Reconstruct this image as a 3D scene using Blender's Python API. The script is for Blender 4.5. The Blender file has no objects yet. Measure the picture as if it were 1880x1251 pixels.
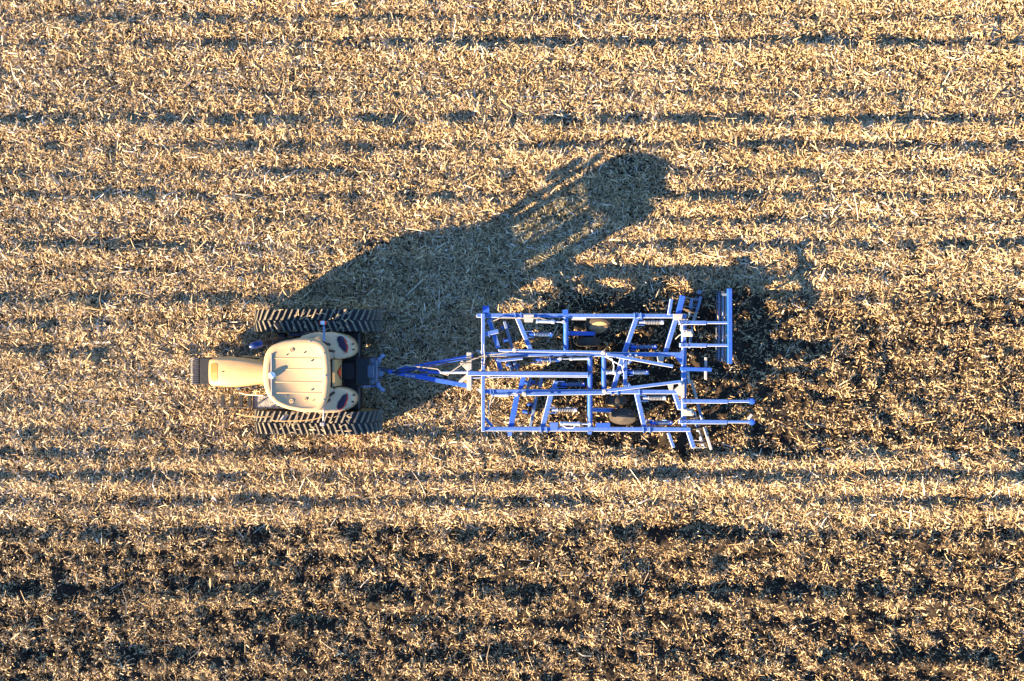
import bpy, bmesh, math, random
import numpy as np
from mathutils import Vector, Matrix

R = math.radians
random.seed(7)
sc = bpy.context.scene
C = sc.collection

# ------------------------------------------------------------------ camera, sky, sun, exposure
D = 24.0            # drone height above the field, m
PX = 60.8           # photograph pixels per metre on the field
cd = bpy.data.cameras.new('camera'); cam = bpy.data.objects.new('camera', cd); C.objects.link(cam)
cam.location = (0, 0, D); cam.rotation_euler = (0, 0, 0)
cd.sensor_width = 36; cd.lens = 36 * D / (1880 / PX)
cd.clip_start = 0.1; cd.clip_end = 3000
sc.camera = cam

SUN_EL, SUN_AZ = R(16.3), R(31.4)       # light travels towards +x +y, low over the field
w = bpy.data.worlds.new('World'); sc.world = w; w.use_nodes = True
wn = w.node_tree
bg = wn.nodes['Background']; sky = wn.nodes.new('ShaderNodeTexSky')
sky.sky_type = 'NISHITA'; sky.sun_disc = False
sky.sun_elevation = SUN_EL
sky.sun_rotation = math.atan2(-math.cos(SUN_AZ), -math.sin(SUN_AZ))
sky.air_density = 1.0; sky.dust_density = 0.1; sky.ozone_density = 6.0
bg.inputs['Strength'].default_value = 0.08
wn.links.new(sky.outputs[0], bg.inputs['Color'])
ld = bpy.data.lights.new('sun', 'SUN'); sun = bpy.data.objects.new('sun', ld); C.objects.link(sun)
ld.energy = 5.0; ld.angle = R(0.5); ld.color = (1.0, 0.755, 0.44)
trav = Vector((math.cos(SUN_AZ) * math.cos(SUN_EL), math.sin(SUN_AZ) * math.cos(SUN_EL), -math.sin(SUN_EL)))
sun.rotation_euler = trav.to_track_quat('-Z', 'Y').to_euler()
sun.location = (-20, -12, 12)

vs = sc.view_settings
vs.view_transform = 'Standard'; vs.look = 'None'; vs.gamma = 1.0
vs.exposure = 2.55
sc.cycles.max_bounces = 6; sc.cycles.diffuse_bounces = 1; sc.cycles.transparent_max_bounces = 12

# ------------------------------------------------------------------ helpers
def P(px, py, h):
    """point of the photograph whose real height above the field is h -> metres"""
    k = (D - h) / D / PX
    return Vector(((px - 940) * k, (625.5 - py) * k, h))

class MB:
    """collects shapes, builds ONE mesh object"""
    def __init__(self, edge=False): self.bm = bmesh.new(); self.edge = edge
    def box(self, c, s, rot=None, bev=0.0):
        r = bmesh.ops.create_cube(self.bm, size=1.0)
        vs_ = r['verts']
        m = Matrix.Translation(Vector(c)) @ (rot.to_4x4() if rot else Matrix()) @ Matrix.Diagonal((s[0], s[1], s[2], 1))
        bmesh.ops.transform(self.bm, matrix=m, verts=vs_)
        if bev:
            es = list({e for v in vs_ for e in v.link_edges})
            rb = bmesh.ops.bevel(self.bm, geom=es, offset=bev, segments=1, affect='EDGES', clamp_overlap=True)
            if self.edge:
                for f in rb['faces']: f.material_index = 1
        return self
    def bar(self, a, b, wd, ht, bev=0.012, roll=0.0):
        a, b = Vector(a), Vector(b); d = b - a
        x = d.normalized(); up = Vector((0, 0, 1))
        if abs(x.z) > 0.98: up = Vector((1, 0, 0))
        y = up.cross(x).normalized(); z = x.cross(y)
        rot = Matrix((x, y, z)).transposed() @ Matrix.Rotation(roll, 3, 'X')
        return self.box((a + b) / 2, (d.length, wd, ht), rot, min(bev, wd * .3, ht * .3))
    def tube(self, pts, r, n=8, closed=False, taper=None):
        pts = [Vector(p) for p in pts]; rings = []; m = len(pts); prev = None
        for i, p in enumerate(pts):
            if closed: t = pts[(i + 1) % m] - pts[i - 1]
            else: t = pts[min(i + 1, m - 1)] - pts[max(i - 1, 0)]
            t.normalize()
            u = (prev - t * prev.dot(t)) if prev else (Vector((0, 0, 1)).cross(t) if abs(t.z) < .95 else Vector((1, 0, 0)).cross(t))
            u.normalize(); prev = u; v = t.cross(u)
            rr = r if taper is None else taper[i]
            rings.append([self.bm.verts.new(p + (u * math.cos(2 * math.pi * k / n) + v * math.sin(2 * math.pi * k / n)) * rr) for k in range(n)])
        for i in range(m if closed else m - 1):
            a, b = rings[i], rings[(i + 1) % m]
            for k in range(n):
                self.bm.faces.new((a[k], a[(k + 1) % n], b[(k + 1) % n], b[k]))
        if not closed:
            self.bm.faces.new(list(reversed(rings[0]))); self.bm.faces.new(rings[-1])
        return self
    def cyl(self, a, b, r, n=16): return self.tube([a, b], r, n)
    def lathe(self, c, axis, prof, n=28):
        """prof: list of (offset along axis, radius)"""
        axis = Vector(axis).normalized(); c = Vector(c)
        u = axis.cross(Vector((0, 0, 1)) if abs(axis.z) < .9 else Vector((1, 0, 0))).normalized(); v = axis.cross(u)
        rings = [[self.bm.verts.new(c + axis * o + (u * math.cos(2 * math.pi * k / n) + v * math.sin(2 * math.pi * k / n)) * max(r, .001)) for k in range(n)] for o, r in prof]
        for a, b in zip(rings, rings[1:]):
            for k in range(n): self.bm.faces.new((a[k], a[(k + 1) % n], b[(k + 1) % n], b[k]))
        self.bm.faces.new(list(reversed(rings[0]))); self.bm.faces.new(rings[-1])
        return self
    def loft(self, rings, cap0=True, cap1=True):
        rv = [[self.bm.verts.new(p) for p in r] for r in rings]; n = len(rv[0])
        for a, b in zip(rv, rv[1:]):
            for k in range(n): self.bm.faces.new((a[k], a[(k + 1) % n], b[(k + 1) % n], b[k]))
        if cap0: self.bm.faces.new(list(reversed(rv[0])))
        if cap1: self.bm.faces.new(rv[-1])
        return self
    def prism(self, poly, z0, z1, bev=0.0):
        return self.loft([[Vector((p[0], p[1], z0)) for p in poly], [Vector((p[0], p[1], z1)) for p in poly]])
    def build(self, name, mat, parent=None, smooth=35):
        bmesh.ops.recalc_face_normals(self.bm, faces=self.bm.faces[:])
        me = bpy.data.meshes.new(name); self.bm.to_mesh(me); self.bm.free()
        me.materials.append(mat)
        if self.edge: me.materials.append(M['edge'])
        if smooth:
            me.polygons.foreach_set('use_smooth', [True] * len(me.polygons))
            me.set_sharp_from_angle(angle=R(smooth))
        o = bpy.data.objects.new(name, me); C.objects.link(o)
        if parent: o.parent = parent
        return o

def thing(name, label, cat, loc=(0, 0, 0), group=None):
    o = bpy.data.objects.new(name, None); C.objects.link(o); o.location = loc
    o.empty_display_size = .3
    o['label'] = label; o['category'] = cat
    if group: o['group'] = group
    return o

def settle(root):
    """root Empty stands at its base; children keep their world place"""
    bpy.context.view_layer.update()
    off = root.location.copy()
    for ch in root.children:
        ch.location = ch.location - off

# ------------------------------------------------------------------ materials
def new_mat(name):
    m = bpy.data.materials.new(name); m.use_nodes = True
    return m, m.node_tree, m.node_tree.nodes['Principled BSDF']

def paint(name, col, rough=.45, dust=None, dust_amt=0.0, scale=6.0, metal=0.0, var=.12, topdust=0.0, spec=.5):
    """painted or bare surface with blotchy wear and a noisy dust film (thicker where things lie flat)"""
    m, nt, b = new_mat(name); N, L = nt.nodes, nt.links
    tc = N.new('ShaderNodeTexCoord')
    n1 = N.new('ShaderNodeTexNoise'); n1.inputs['Scale'].default_value = scale; n1.inputs['Detail'].default_value = 6; n1.inputs['Roughness'].default_value = .65
    L.new(tc.outputs['Object'], n1.inputs['Vector'])
    hsv = N.new('ShaderNodeHueSaturation'); hsv.inputs['Color'].default_value = (*col, 1)
    mr = N.new('ShaderNodeMapRange'); mr.inputs['From Min'].default_value = .3; mr.inputs['From Max'].default_value = .7
    mr.inputs['To Min'].default_value = 1 - var; mr.inputs['To Max'].default_value = 1 + var
    L.new(n1.outputs['Fac'], mr.inputs['Value']); L.new(mr.outputs[0], hsv.inputs['Value'])
    last = hsv.outputs[0]
    if dust:
        n2 = N.new('ShaderNodeTexNoise'); n2.inputs['Scale'].default_value = scale * 2.3; n2.inputs['Detail'].default_value = 8; n2.inputs['Roughness'].default_value = .7
        L.new(tc.outputs['Object'], n2.inputs['Vector'])
        geo = N.new('ShaderNodeNewGeometry'); sx = N.new('ShaderNodeSeparateXYZ'); L.new(geo.outputs['True Normal'], sx.inputs[0])
        up = N.new('ShaderNodeMapRange'); up.inputs['From Min'].default_value = .5; up.inputs['From Max'].default_value = .95
        up.inputs['To Min'].default_value = dust_amt; up.inputs['To Max'].default_value = dust_amt + topdust
        L.new(sx.outputs['Z'], up.inputs['Value'])
        md = N.new('ShaderNodeMapRange'); md.inputs['From Min'].default_value = .36; md.inputs['From Max'].default_value = .62
        md.inputs['To Min'].default_value = .4; md.inputs['To Max'].default_value = 1.3
        L.new(n2.outputs['Fac'], md.inputs['Value'])
        mu = N.new('ShaderNodeMath'); mu.operation = 'MULTIPLY'; mu.use_clamp = True
        L.new(up.outputs[0], mu.inputs[0]); L.new(md.outputs[0], mu.inputs[1])
        mx = N.new('ShaderNodeMix'); mx.data_type = 'RGBA'
        L.new(mu.outputs[0], mx.inputs['Factor']); L.new(last, mx.inputs['A']); mx.inputs['B'].default_value = (*dust, 1)
        last = mx.outputs['Result']
    L.new(last, b.inputs['Base Color'])
    rr = N.new('ShaderNodeMapRange'); rr.inputs['To Min'].default_value = max(rough - .1, .05); rr.inputs['To Max'].default_value = min(rough + .15, 1)
    L.new(n1.outputs['Fac'], rr.inputs['Value']); L.new(rr.outputs[0], b.inputs['Roughness'])
    b.inputs['Metallic'].default_value = metal
    b.inputs['Specular IOR Level'].default_value = spec
    return m

DUST = (.42, .38, .34)
M = {}
M['blue'] = paint('blue_paint', (.003, .095, .42), .36, (.42, .41, .42), .02, 7, topdust=.17)
M['blue_shaded'] = paint('blue_paint_shaded', (.003, .075, .45), .33, (.45, .45, .48), .01, 7, topdust=.06)  # shade put into the colour: deeper copy of blue_paint for shaded bars
M['dusty'] = paint('dusty_plate', (.34, .32, .31), .7, (.42, .38, .33), .3, 9, topdust=.3)
M['ridge_steel'] = paint('spring_steel', (.26, .27, .29), .42, (.36, .33, .3), .1, 14, metal=.35, topdust=.2)
M['blue_grey'] = paint('blue_grey_steel', (.07, .15, .33), .4, DUST, .05, 9, metal=.2, topdust=.25)
M['chrome'] = paint('hydraulic_steel', (.44, .49, .60), .3, DUST, .02, 12, metal=.3, topdust=.08)
M['hose'] = paint('hydraulic_hose', (.32, .27, .22), .7, (.5, .42, .32), .3, 10)
M['black'] = paint('black_steel', (.007, .008, .011), .5, (.06, .055, .05), .02, 8, topdust=.03)
M['cast'] = paint('cast_metal', (.05, .08, .14), .5, (.2, .2, .2), .06, 8, metal=.2, topdust=.15)
M['cream'] = paint('cream_yellow_paint', (.52, .31, .125), .38, (.50, .37, .23), .05, 2.2, var=.07, topdust=.2)
M['cream_roof'] = paint('roof_plastic', (.50, .315, .155), .6, (.48, .36, .23), .10, 2.6, var=.05, topdust=.16)
M['shell'] = paint('shell_paint', (.50, .33, .18), .22, (.55, .47, .36), .04, 2.2, var=.05, topdust=.12)
M['amber'] = paint('amber_panel', (.40, .18, .03), .4, (.5, .33, .15), .02, 3, var=.05)
M['rubber'] = paint('track_rubber', (.018, .018, .020), .75, (.10, .09, .075), .05, 9, topdust=.1)
M['lug'] = paint('dusty_rubber_lugs', (.055, .050, .042), .85, (.42, .35, .25), .05, 7, topdust=.36)
M['tyre'] = paint('tyre_rubber', (.02, .018, .017), .85, (.16, .11, .07), .15, 10, topdust=.08)
M['rim'] = paint('dusty_wheel_disc', (.40, .23, .10), .8, (.50, .33, .17), .4, 14)
M['soil_disc'] = paint('soil_scoured_disc', (.05, .045, .045), .5, (.16, .12, .08), .35, 9, metal=.2)
M['lens'] = paint('tail_light_lens', (.020, .006, .020), .12, None, 0, 6)
M['red'] = paint('red_trim', (.75, .04, .02), .35, None, 0, 6)
M['orange'] = paint('orange_reflector', (.90, .08, .02), .4, None, 0, 6, var=.04)
M['weight'] = paint('weight_iron', (.07, .07, .075), .5, DUST, .05, 8, topdust=.15)
M['bit'] = paint('straw_bit', (.50, .36, .20), .7, None, 0, 9, var=.4)
M['pipe'] = paint('sky_tinted_pipe', (.012, .03, .13), .3, None, 0, 8, metal=.3)  # sky reflection on the polished tip, put into the blue colour
M['edge'] = paint('edge_highlight', (.45, .49, .58), .5, DUST, .2, 20, topdust=.1)  # pale highlight painted onto the bevelled bar edges
M['white'] = paint('receiver_white', (.72, .76, .80), .25, None, 0, 4, var=.04)
M['grey_rod'] = paint('grey_rod', (.20, .20, .23), .5, DUST, .1, 8, topdust=.2)
M['seat'] = paint('seat_cloth', (.06, .06, .07), .9, None, 0, 8)

def glass_mat():
    m, nt, b = new_mat('cab_glass'); N, L = nt.nodes, nt.links
    out = N['Material Output']
    tr = N.new('ShaderNodeBsdfTransparent'); tr.inputs[0].default_value = (.66, .70, .67, 1)
    gl = N.new('ShaderNodeBsdfGlossy'); gl.inputs['Roughness'].default_value = .02
    fr = N.new('ShaderNodeFresnel'); fr.inputs['IOR'].default_value = 1.5
    mx = N.new('ShaderNodeMixShader'); L.new(fr.outputs[0], mx.inputs[0]); L.new(tr.outputs[0], mx.inputs[1]); L.new(gl.outputs[0], mx.inputs[2])
    L.new(mx.outputs[0], out.inputs['Surface']); return m
M['glass'] = glass_mat()

def grate_mat():
    m, nt, b = new_mat('expanded_metal'); N, L = nt.nodes, nt.links
    tc = N.new('ShaderNodeTexCoord'); v = N.new('ShaderNodeTexVoronoi'); v.inputs['Scale'].default_value = 22
    L.new(tc.outputs['Object'], v.inputs['Vector'])
    cr = N.new('ShaderNodeValToRGB'); cr.color_ramp.elements[0].position = .25; cr.color_ramp.elements[0].color = (.03, .03, .03, 1)
    cr.color_ramp.elements[1].position = .45; cr.color_ramp.elements[1].color = (.30, .28, .26, 1)
    L.new(v.outputs['Distance'], cr.inputs[0]); L.new(cr.outputs[0], b.inputs['Base Color']); b.inputs['Roughness'].default_value = .7
    return m
M['grate'] = grate_mat()

# ------------------------------------------------------------------ the field (numpy height field)
rng = np.random.default_rng(11)
LAT = rng.random((64, 256, 256)).astype(np.float32) * 2 - 1
def vn(x, y, s, seed, sy=None):
    """smooth value noise, -1..1"""
    t = LAT[seed % 64]
    u = x / s + 97.3 * seed; v = y / (sy or s) + 41.7 * seed
    i = np.floor(u).astype(np.int64); j = np.floor(v).astype(np.int64)
    fu = u - i; fv = v - j
    fu = fu * fu * (3 - 2 * fu); fv = fv * fv * (3 - 2 * fv)
    i0, i1, j0, j1 = i & 255, (i + 1) & 255, j & 255, (j + 1) & 255
    return (t[i0, j0] * (1 - fu) + t[i1, j0] * fu) * (1 - fv) + (t[i0, j1] * (1 - fu) + t[i1, j1] * fu) * fv
def sst(a, b, x):
    t = np.clip((x - a) / (b - a), 0, 1); return t * t * (3 - 2 * t)

ROWS = [(2, .9), (48, .6), (94, 1.0), (142, .35), (186, .45), (235, 1.0), (281, .85), (330, .75), (373, .9), (418, .6), (464, .8), (510, .5),
        (562, 1.1), (605, .8), (655, .8), (700, .5), (752, .5), (806, .8), (842, .9), (885, 1.1), (932, .7), (994, 1.2), (1040, .6), (1097, 1.2), (1152, .6), (1217, 1.1), (1264, .7)]
def tilled(x, y):
    wob = vn(x, y, 1.1, 3) * .35 + vn(x, y, .35, 4) * .25
    bottom = sst(-5.0, -6.1, y + wob * 1.3)
    band = sst(2.0, .9, y + wob) * sst(-3.55, -3.05, y + wob)
    right = band * sst(.0, 2.6, x + wob * 1.5) * (1 - .12 * sst(7.5, 13.5, x))
    return np.maximum(bottom, right)
def H(x, y):
    t = tilled(x, y)
    h = vn(x, y, 2.5, 1) * .03 + vn(x, y, .5, 2, .35) * .022 + vn(x, y, .16, 5) * .014
    lev = 0
    for k, (py, a) in enumerate(ROWS):
        yy = (625.5 - py) / PX
        d = y - yy - vn(x, x * 0, 2.2, 20 + k) * .06 - vn(x, x * 0, .3, 6 + k) * .03 - vn(x, y, .25, 40) * .035
        amp = a * np.clip(.85 + .55 * vn(x, x * 0, 3.4, 30 + k) + .5 * vn(x, x * 0, .55, 33 + k) + .25 * vn(x, y, .22, 12), .1, 1.6)
        bump = np.where(d < 0, np.exp(-d * d / (2 * .22 ** 2)), np.exp(-d * d / (2 * .14 ** 2)))
        lev = lev + amp * bump
    h = h + lev * .185 * (1 - .35 * t)
    c1 = vn(x, y, .55, 8, .34); c2 = vn(x, y, .24, 9); c3 = vn(x, y, .11, 10)
    clod = np.maximum(c1, -.4) * .095 + np.maximum(c2, -.5) * .065 + c3 * .032
    return h + t * (clod - .015)

def grid_axis(lo, hi, step, far):
    core = np.arange(lo, hi + step / 2, step)
    g = []; d = step
    p = hi
    while p < far:
        d *= 1.28; p += d; g.append(p)
    q = []; d = step; p = lo
    while p > -far:
        d *= 1.28; p -= d; q.append(p)
    return np.concatenate([np.array(q[::-1]), core, np.array(g)])
def make_field():
    gx = grid_axis(-19, 19, .05, 900); gy = grid_axis(-13.6, 13.6, .045, 900)
    nx, ny = len(gx), len(gy)
    X, Y = np.meshgrid(gx, gy, indexing='ij')
    Z = H(X, Y) - .02
    co = np.stack([X, Y, Z], -1).reshape(-1, 3).astype(np.float32)
    idx = np.arange(nx * ny).reshape(nx, ny)
    q = np.stack([idx[:-1, :-1], idx[1:, :-1], idx[1:, 1:], idx[:-1, 1:]], -1).reshape(-1, 4).astype(np.int32)
    return co, q
def quad_mesh(name, co, q, mat, smooth=True, tone=None):
    me = bpy.data.meshes.new(name)
    me.vertices.add(len(co)); me.vertices.foreach_set('co', co.ravel())
    me.loops.add(q.size); me.loops.foreach_set('vertex_index', q.ravel())
    me.polygons.add(len(q)); me.polygons.foreach_set('loop_start', np.arange(0, q.size, q.shape[1], dtype=np.int32))
    me.polygons.foreach_set('use_smooth', np.full(len(q), smooth))
    if tone is not None:
        a = me.attributes.new('tone', 'FLOAT', 'POINT'); a.data.foreach_set('value', tone.astype(np.float32))
    me.update(calc_edges=True); me.validate()
    me.materials.append(mat)
    o = bpy.data.objects.new(name, me); C.objects.link(o)
    return o

def soil_mat():
    m, nt, b = new_mat('dark_soil'); N, L = nt.nodes, nt.links
    tc = N.new('ShaderNodeTexCoord')
    n = N.new('ShaderNodeTexNoise'); n.inputs['Scale'].default_value = 3; n.inputs['Detail'].default_value = 10; n.inputs['Roughness'].default_value = .7
    L.new(tc.outputs['Object'], n.inputs['Vector'])
    cr = N.new('ShaderNodeValToRGB'); e = cr.color_ramp.elements
    e[0].position = .3; e[0].color = (.013, .010, .008, 1); e[1].position = .72; e[1].color = (.060, .042, .028, 1)
    L.new(n.outputs['Fac'], cr.inputs[0]); L.new(cr.outputs[0], b.inputs['Base Color']); b.inputs['Roughness'].default_value = .95
    b.inputs['Specular IOR Level'].default_value = .15
    n2 = N.new('ShaderNodeTexNoise'); n2.inputs['Scale'].default_value = 28; n2.inputs['Detail'].default_value = 6
    L.new(tc.outputs['Object'], n2.inputs['Vector'])
    bu = N.new('ShaderNodeBump'); bu.inputs['Strength'].default_value = .7; bu.inputs['Distance'].default_value = .03
    L.new(n2.outputs['Fac'], bu.inputs['Height']); L.new(bu.outputs[0], b.inputs['Normal'])
    return m
def straw_mat():
    m, nt, b = new_mat('dry_corn_straw'); N, L = nt.nodes, nt.links
    at = N.new('ShaderNodeAttribute'); at.attribute_name = 'tone'
    cr = N.new('ShaderNodeValToRGB'); el = cr.color_ramp.elements
    stops = [(0, (.025, .017, .013)), (.18, (.11, .07, .04)), (.42, (.36, .235, .105)), (.7, (.60, .42, .215)), (.9, (.72, .56, .36)), (1, (.82, .74, .64))]
    el[0].position = 0; el[0].color = (*stops[0][1], 1); el[1].position = 1; el[1].color = (*stops[-1][1], 1)
    for p, c in stops[1:-1]:
        x = el.new(p); x.color = (*c, 1)
    L.new(at.outputs['Fac'], cr.inputs[0]); L.new(cr.outputs[0], b.inputs['Base Color'])
    b.inputs['Roughness'].default_value = .6; b.inputs['Specular IOR Level'].default_value = .3
    out = N['Material Output']; tl = N.new('ShaderNodeBsdfTranslucent'); L.new(cr.outputs[0], tl.inputs[0])
    mx = N.new('ShaderNodeMixShader'); mx.inputs[0].default_value = .08
    L.new(b.outputs[0], mx.inputs[1]); L.new(tl.outputs[0], mx.inputs[2]); L.new(mx.outputs[0], out.inputs['Surface'])
    return m

co, q = make_field()
field = quad_mesh('field', co, q, soil_mat())
field['kind'] = 'structure'

def straws(n, lo, hi, kind):
    r = rng
    x = r.uniform(lo[0], hi[0], n); y = r.uniform(lo[1], hi[1], n)
    t = tilled(x, y)
    patch = vn(x, y, 1.3, 12, .5) * .5 + vn(x, y, .4, 13, .25) * .5
    clump = vn(x, y, .5, 14, .26) * .6 + vn(x, y, .17, 15) * .6
    keep_p = (1 - t) * np.clip(.86 + .65 * patch, .22, 1) + t * np.clip(.37 + .70 * clump, .05, .9)
    bare = sst(1.75, 1.2, y) * sst(-3.4, -2.8, y) * sst(.3, 1.8, x) * (1 - sst(6.0, 9.5, x))
    keep_p = keep_p * (1 - .68 * bare)
    k = r.random(n) < keep_p
    x, y, t = x[k], y[k], t[k]; n = len(x)
    if kind == 'chaff':
        Ln = np.clip(r.lognormal(math.log(.07), .35, n), .03, .18); W = r.uniform(.011, .026, n)
    elif kind == 'leaf':
        Ln = np.clip(r.lognormal(math.log(.135), .42, n), .05, .5) * (1 - .25 * t); W = np.clip(r.lognormal(math.log(.0205), .38, n), .009, .06)
    else:
        Ln = np.clip(r.lognormal(math.log(.42), .35, n), .2, .95); W = r.uniform(.012, .024, n)
    az = r.uniform(0, 2 * np.pi, n)
    pit = r.normal(0, R(21 if kind != 'stalk' else 8), n) * (1 + .25 * t)
    pit = np.clip(pit, -1.3, 1.3)
    roll = r.uniform(-1.1, 1.1, n)
    d = np.stack([np.cos(az) * np.cos(pit), np.sin(az) * np.cos(pit), np.sin(pit)], -1)
    s0 = np.stack([-np.sin(az), np.cos(az), np.zeros(n)], -1)
    up = np.cross(d, s0)
    s = s0 * np.cos(roll)[:, None] + up * np.sin(roll)[:, None]
    nn = np.cross(d, s); nn *= np.sign(nn[:, 2:3] + 1e-9)
    z = H(x, y) + np.abs(np.sin(pit)) * Ln * .42 + r.random(n) ** 1.5 * (.055 if kind != 'stalk' else .07) - .008
    c = np.stack([x, y, z], -1)
    bend = (r.normal(.10, .14, n) * Ln)[:, None] * nn
    side = (r.normal(0, .06, n) * Ln)[:, None] * s0
    h = (Ln / 2)[:, None] * d; w = (W / 2)[:, None] * s
    p0, p1 = c - h - bend * .4 + side, c + h - bend * .4 + side
    pm = c + bend * .6
    w0, w2 = (.65, .35) if kind == 'leaf' else (.9, .8)
    co = np.stack([p0 - w * w0, p0 + w * w0, pm - w, pm + w, p1 - w * w2, p1 + w * w2], 1).reshape(-1, 3).astype(np.float32)
    b = (np.arange(n) * 6)[:, None]
    q = np.concatenate([b + np.array([0, 2, 3, 1]), b + np.array([2, 4, 5, 3])], 1).reshape(-1, 4).astype(np.int32)
    base = vn(x, y, .8, 16) * .05
    tone = np.clip(np.where(r.random(n) < .27 + .15 * t, r.beta(1.3, 3.0, n), r.beta(4.0, 1.8, n)) + base - t * .07, 0, 1)
    if kind == 'stalk': tone = np.clip(tone + .12, 0, 1)
    return co, q, np.repeat(tone, 6)
parts_ = []
lo, hi = (-18.6, -13.2), (18.6, 13.2)
parts_.append(straws(820000, lo, hi, 'leaf'))
parts_.append(straws(600000, lo, hi, 'chaff'))
parts_.append(straws(9000, lo, hi, 'stalk'))
for a, b_ in (((-30, 13.2), (30, 24)), ((-30, -24), (30, -13.2)), ((18.6, -13.2), (30, 13.2)), ((-30, -13.2), (-18.6, 13.2))):
    parts_.append(straws(int((b_[0] - a[0]) * (b_[1] - a[1]) * 70), a, b_, 'leaf'))
off = 0; cs, qs, ts = [], [], []
for c_, q_, t_ in parts_:
    cs.append(c_); qs.append(q_ + off); ts.append(t_); off += len(c_)
straw = quad_mesh('corn_straw', np.concatenate(cs), np.concatenate(qs), straw_mat(), False, np.concatenate(ts))
straw['kind'] = 'stuff'
straw['label'] = 'pale dry corn straw littering the whole field'; straw['category'] = 'straw'
del parts_, cs, qs, ts, co, q

# loose clods on the worked strips
def clods(n):
    r = rng
    x = r.uniform(-17.5, 17.5, n); y = r.uniform(-12.5, 2.2, n)
    t = tilled(x, y); k = r.random(n) < t * np.clip(.5 + .9 * vn(x, y, .7, 18), .05, 1)
    x, y = x[k], y[k]; n = len(x)
    s = np.clip(r.lognormal(math.log(.034), .5, n), .012, .11)
    z = H(x, y) + s * .25
    base = np.array([[1, 0, 0], [-1, 0, 0], [0, 1, 0], [0, -1, 0], [0, 0, .8], [0, 0, -.8]])
    v = base[None] * s[:, None, None] * r.uniform(.6, 1.3, (n, 6, 1))
    v += r.normal(0, .15, (n, 6, 3)) * s[:, None, None]
    a = r.uniform(0, 6.28, n); ca, sa = np.cos(a)[:, None], np.sin(a)[:, None]
    vx = v[..., 0] * ca - v[..., 1] * sa; vy = v[..., 0] * sa + v[..., 1] * ca
    co = np.stack([vx + x[:, None], vy + y[:, None], v[..., 2] + z[:, None]], -1).reshape(-1, 3).astype(np.float32)
    f = np.array([[0, 2, 4], [2, 1, 4], [1, 3, 4], [3, 0, 4], [2, 0, 5], [1, 2, 5], [3, 1, 5], [0, 3, 5]])
    q = ((np.arange(n) * 6)[:, None, None] + f[None]).reshape(-1, 3).astype(np.int32)
    return co, q
cc, cq = clods(42000)
cl = quad_mesh('soil_clods', cc, cq, field.data.materials[0], False)
cl['kind'] = 'stuff'; cl['label'] = 'loose dark soil clods on the worked strips'; cl['category'] = 'soil'

# ------------------------------------------------------------------ tractor
T = thing('tracked_tractor', 'cream yellow tracked tractor with rubber belts, facing left in front of the blue cultivator', 'tractor', (-5.9, -.88, 0))
CY = -.88
def Q(zx, zy, h):            # from the close-up the outlines were traced in
    return P(330 + zx / 4.7, 550 + zy / 4.7, h)

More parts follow.
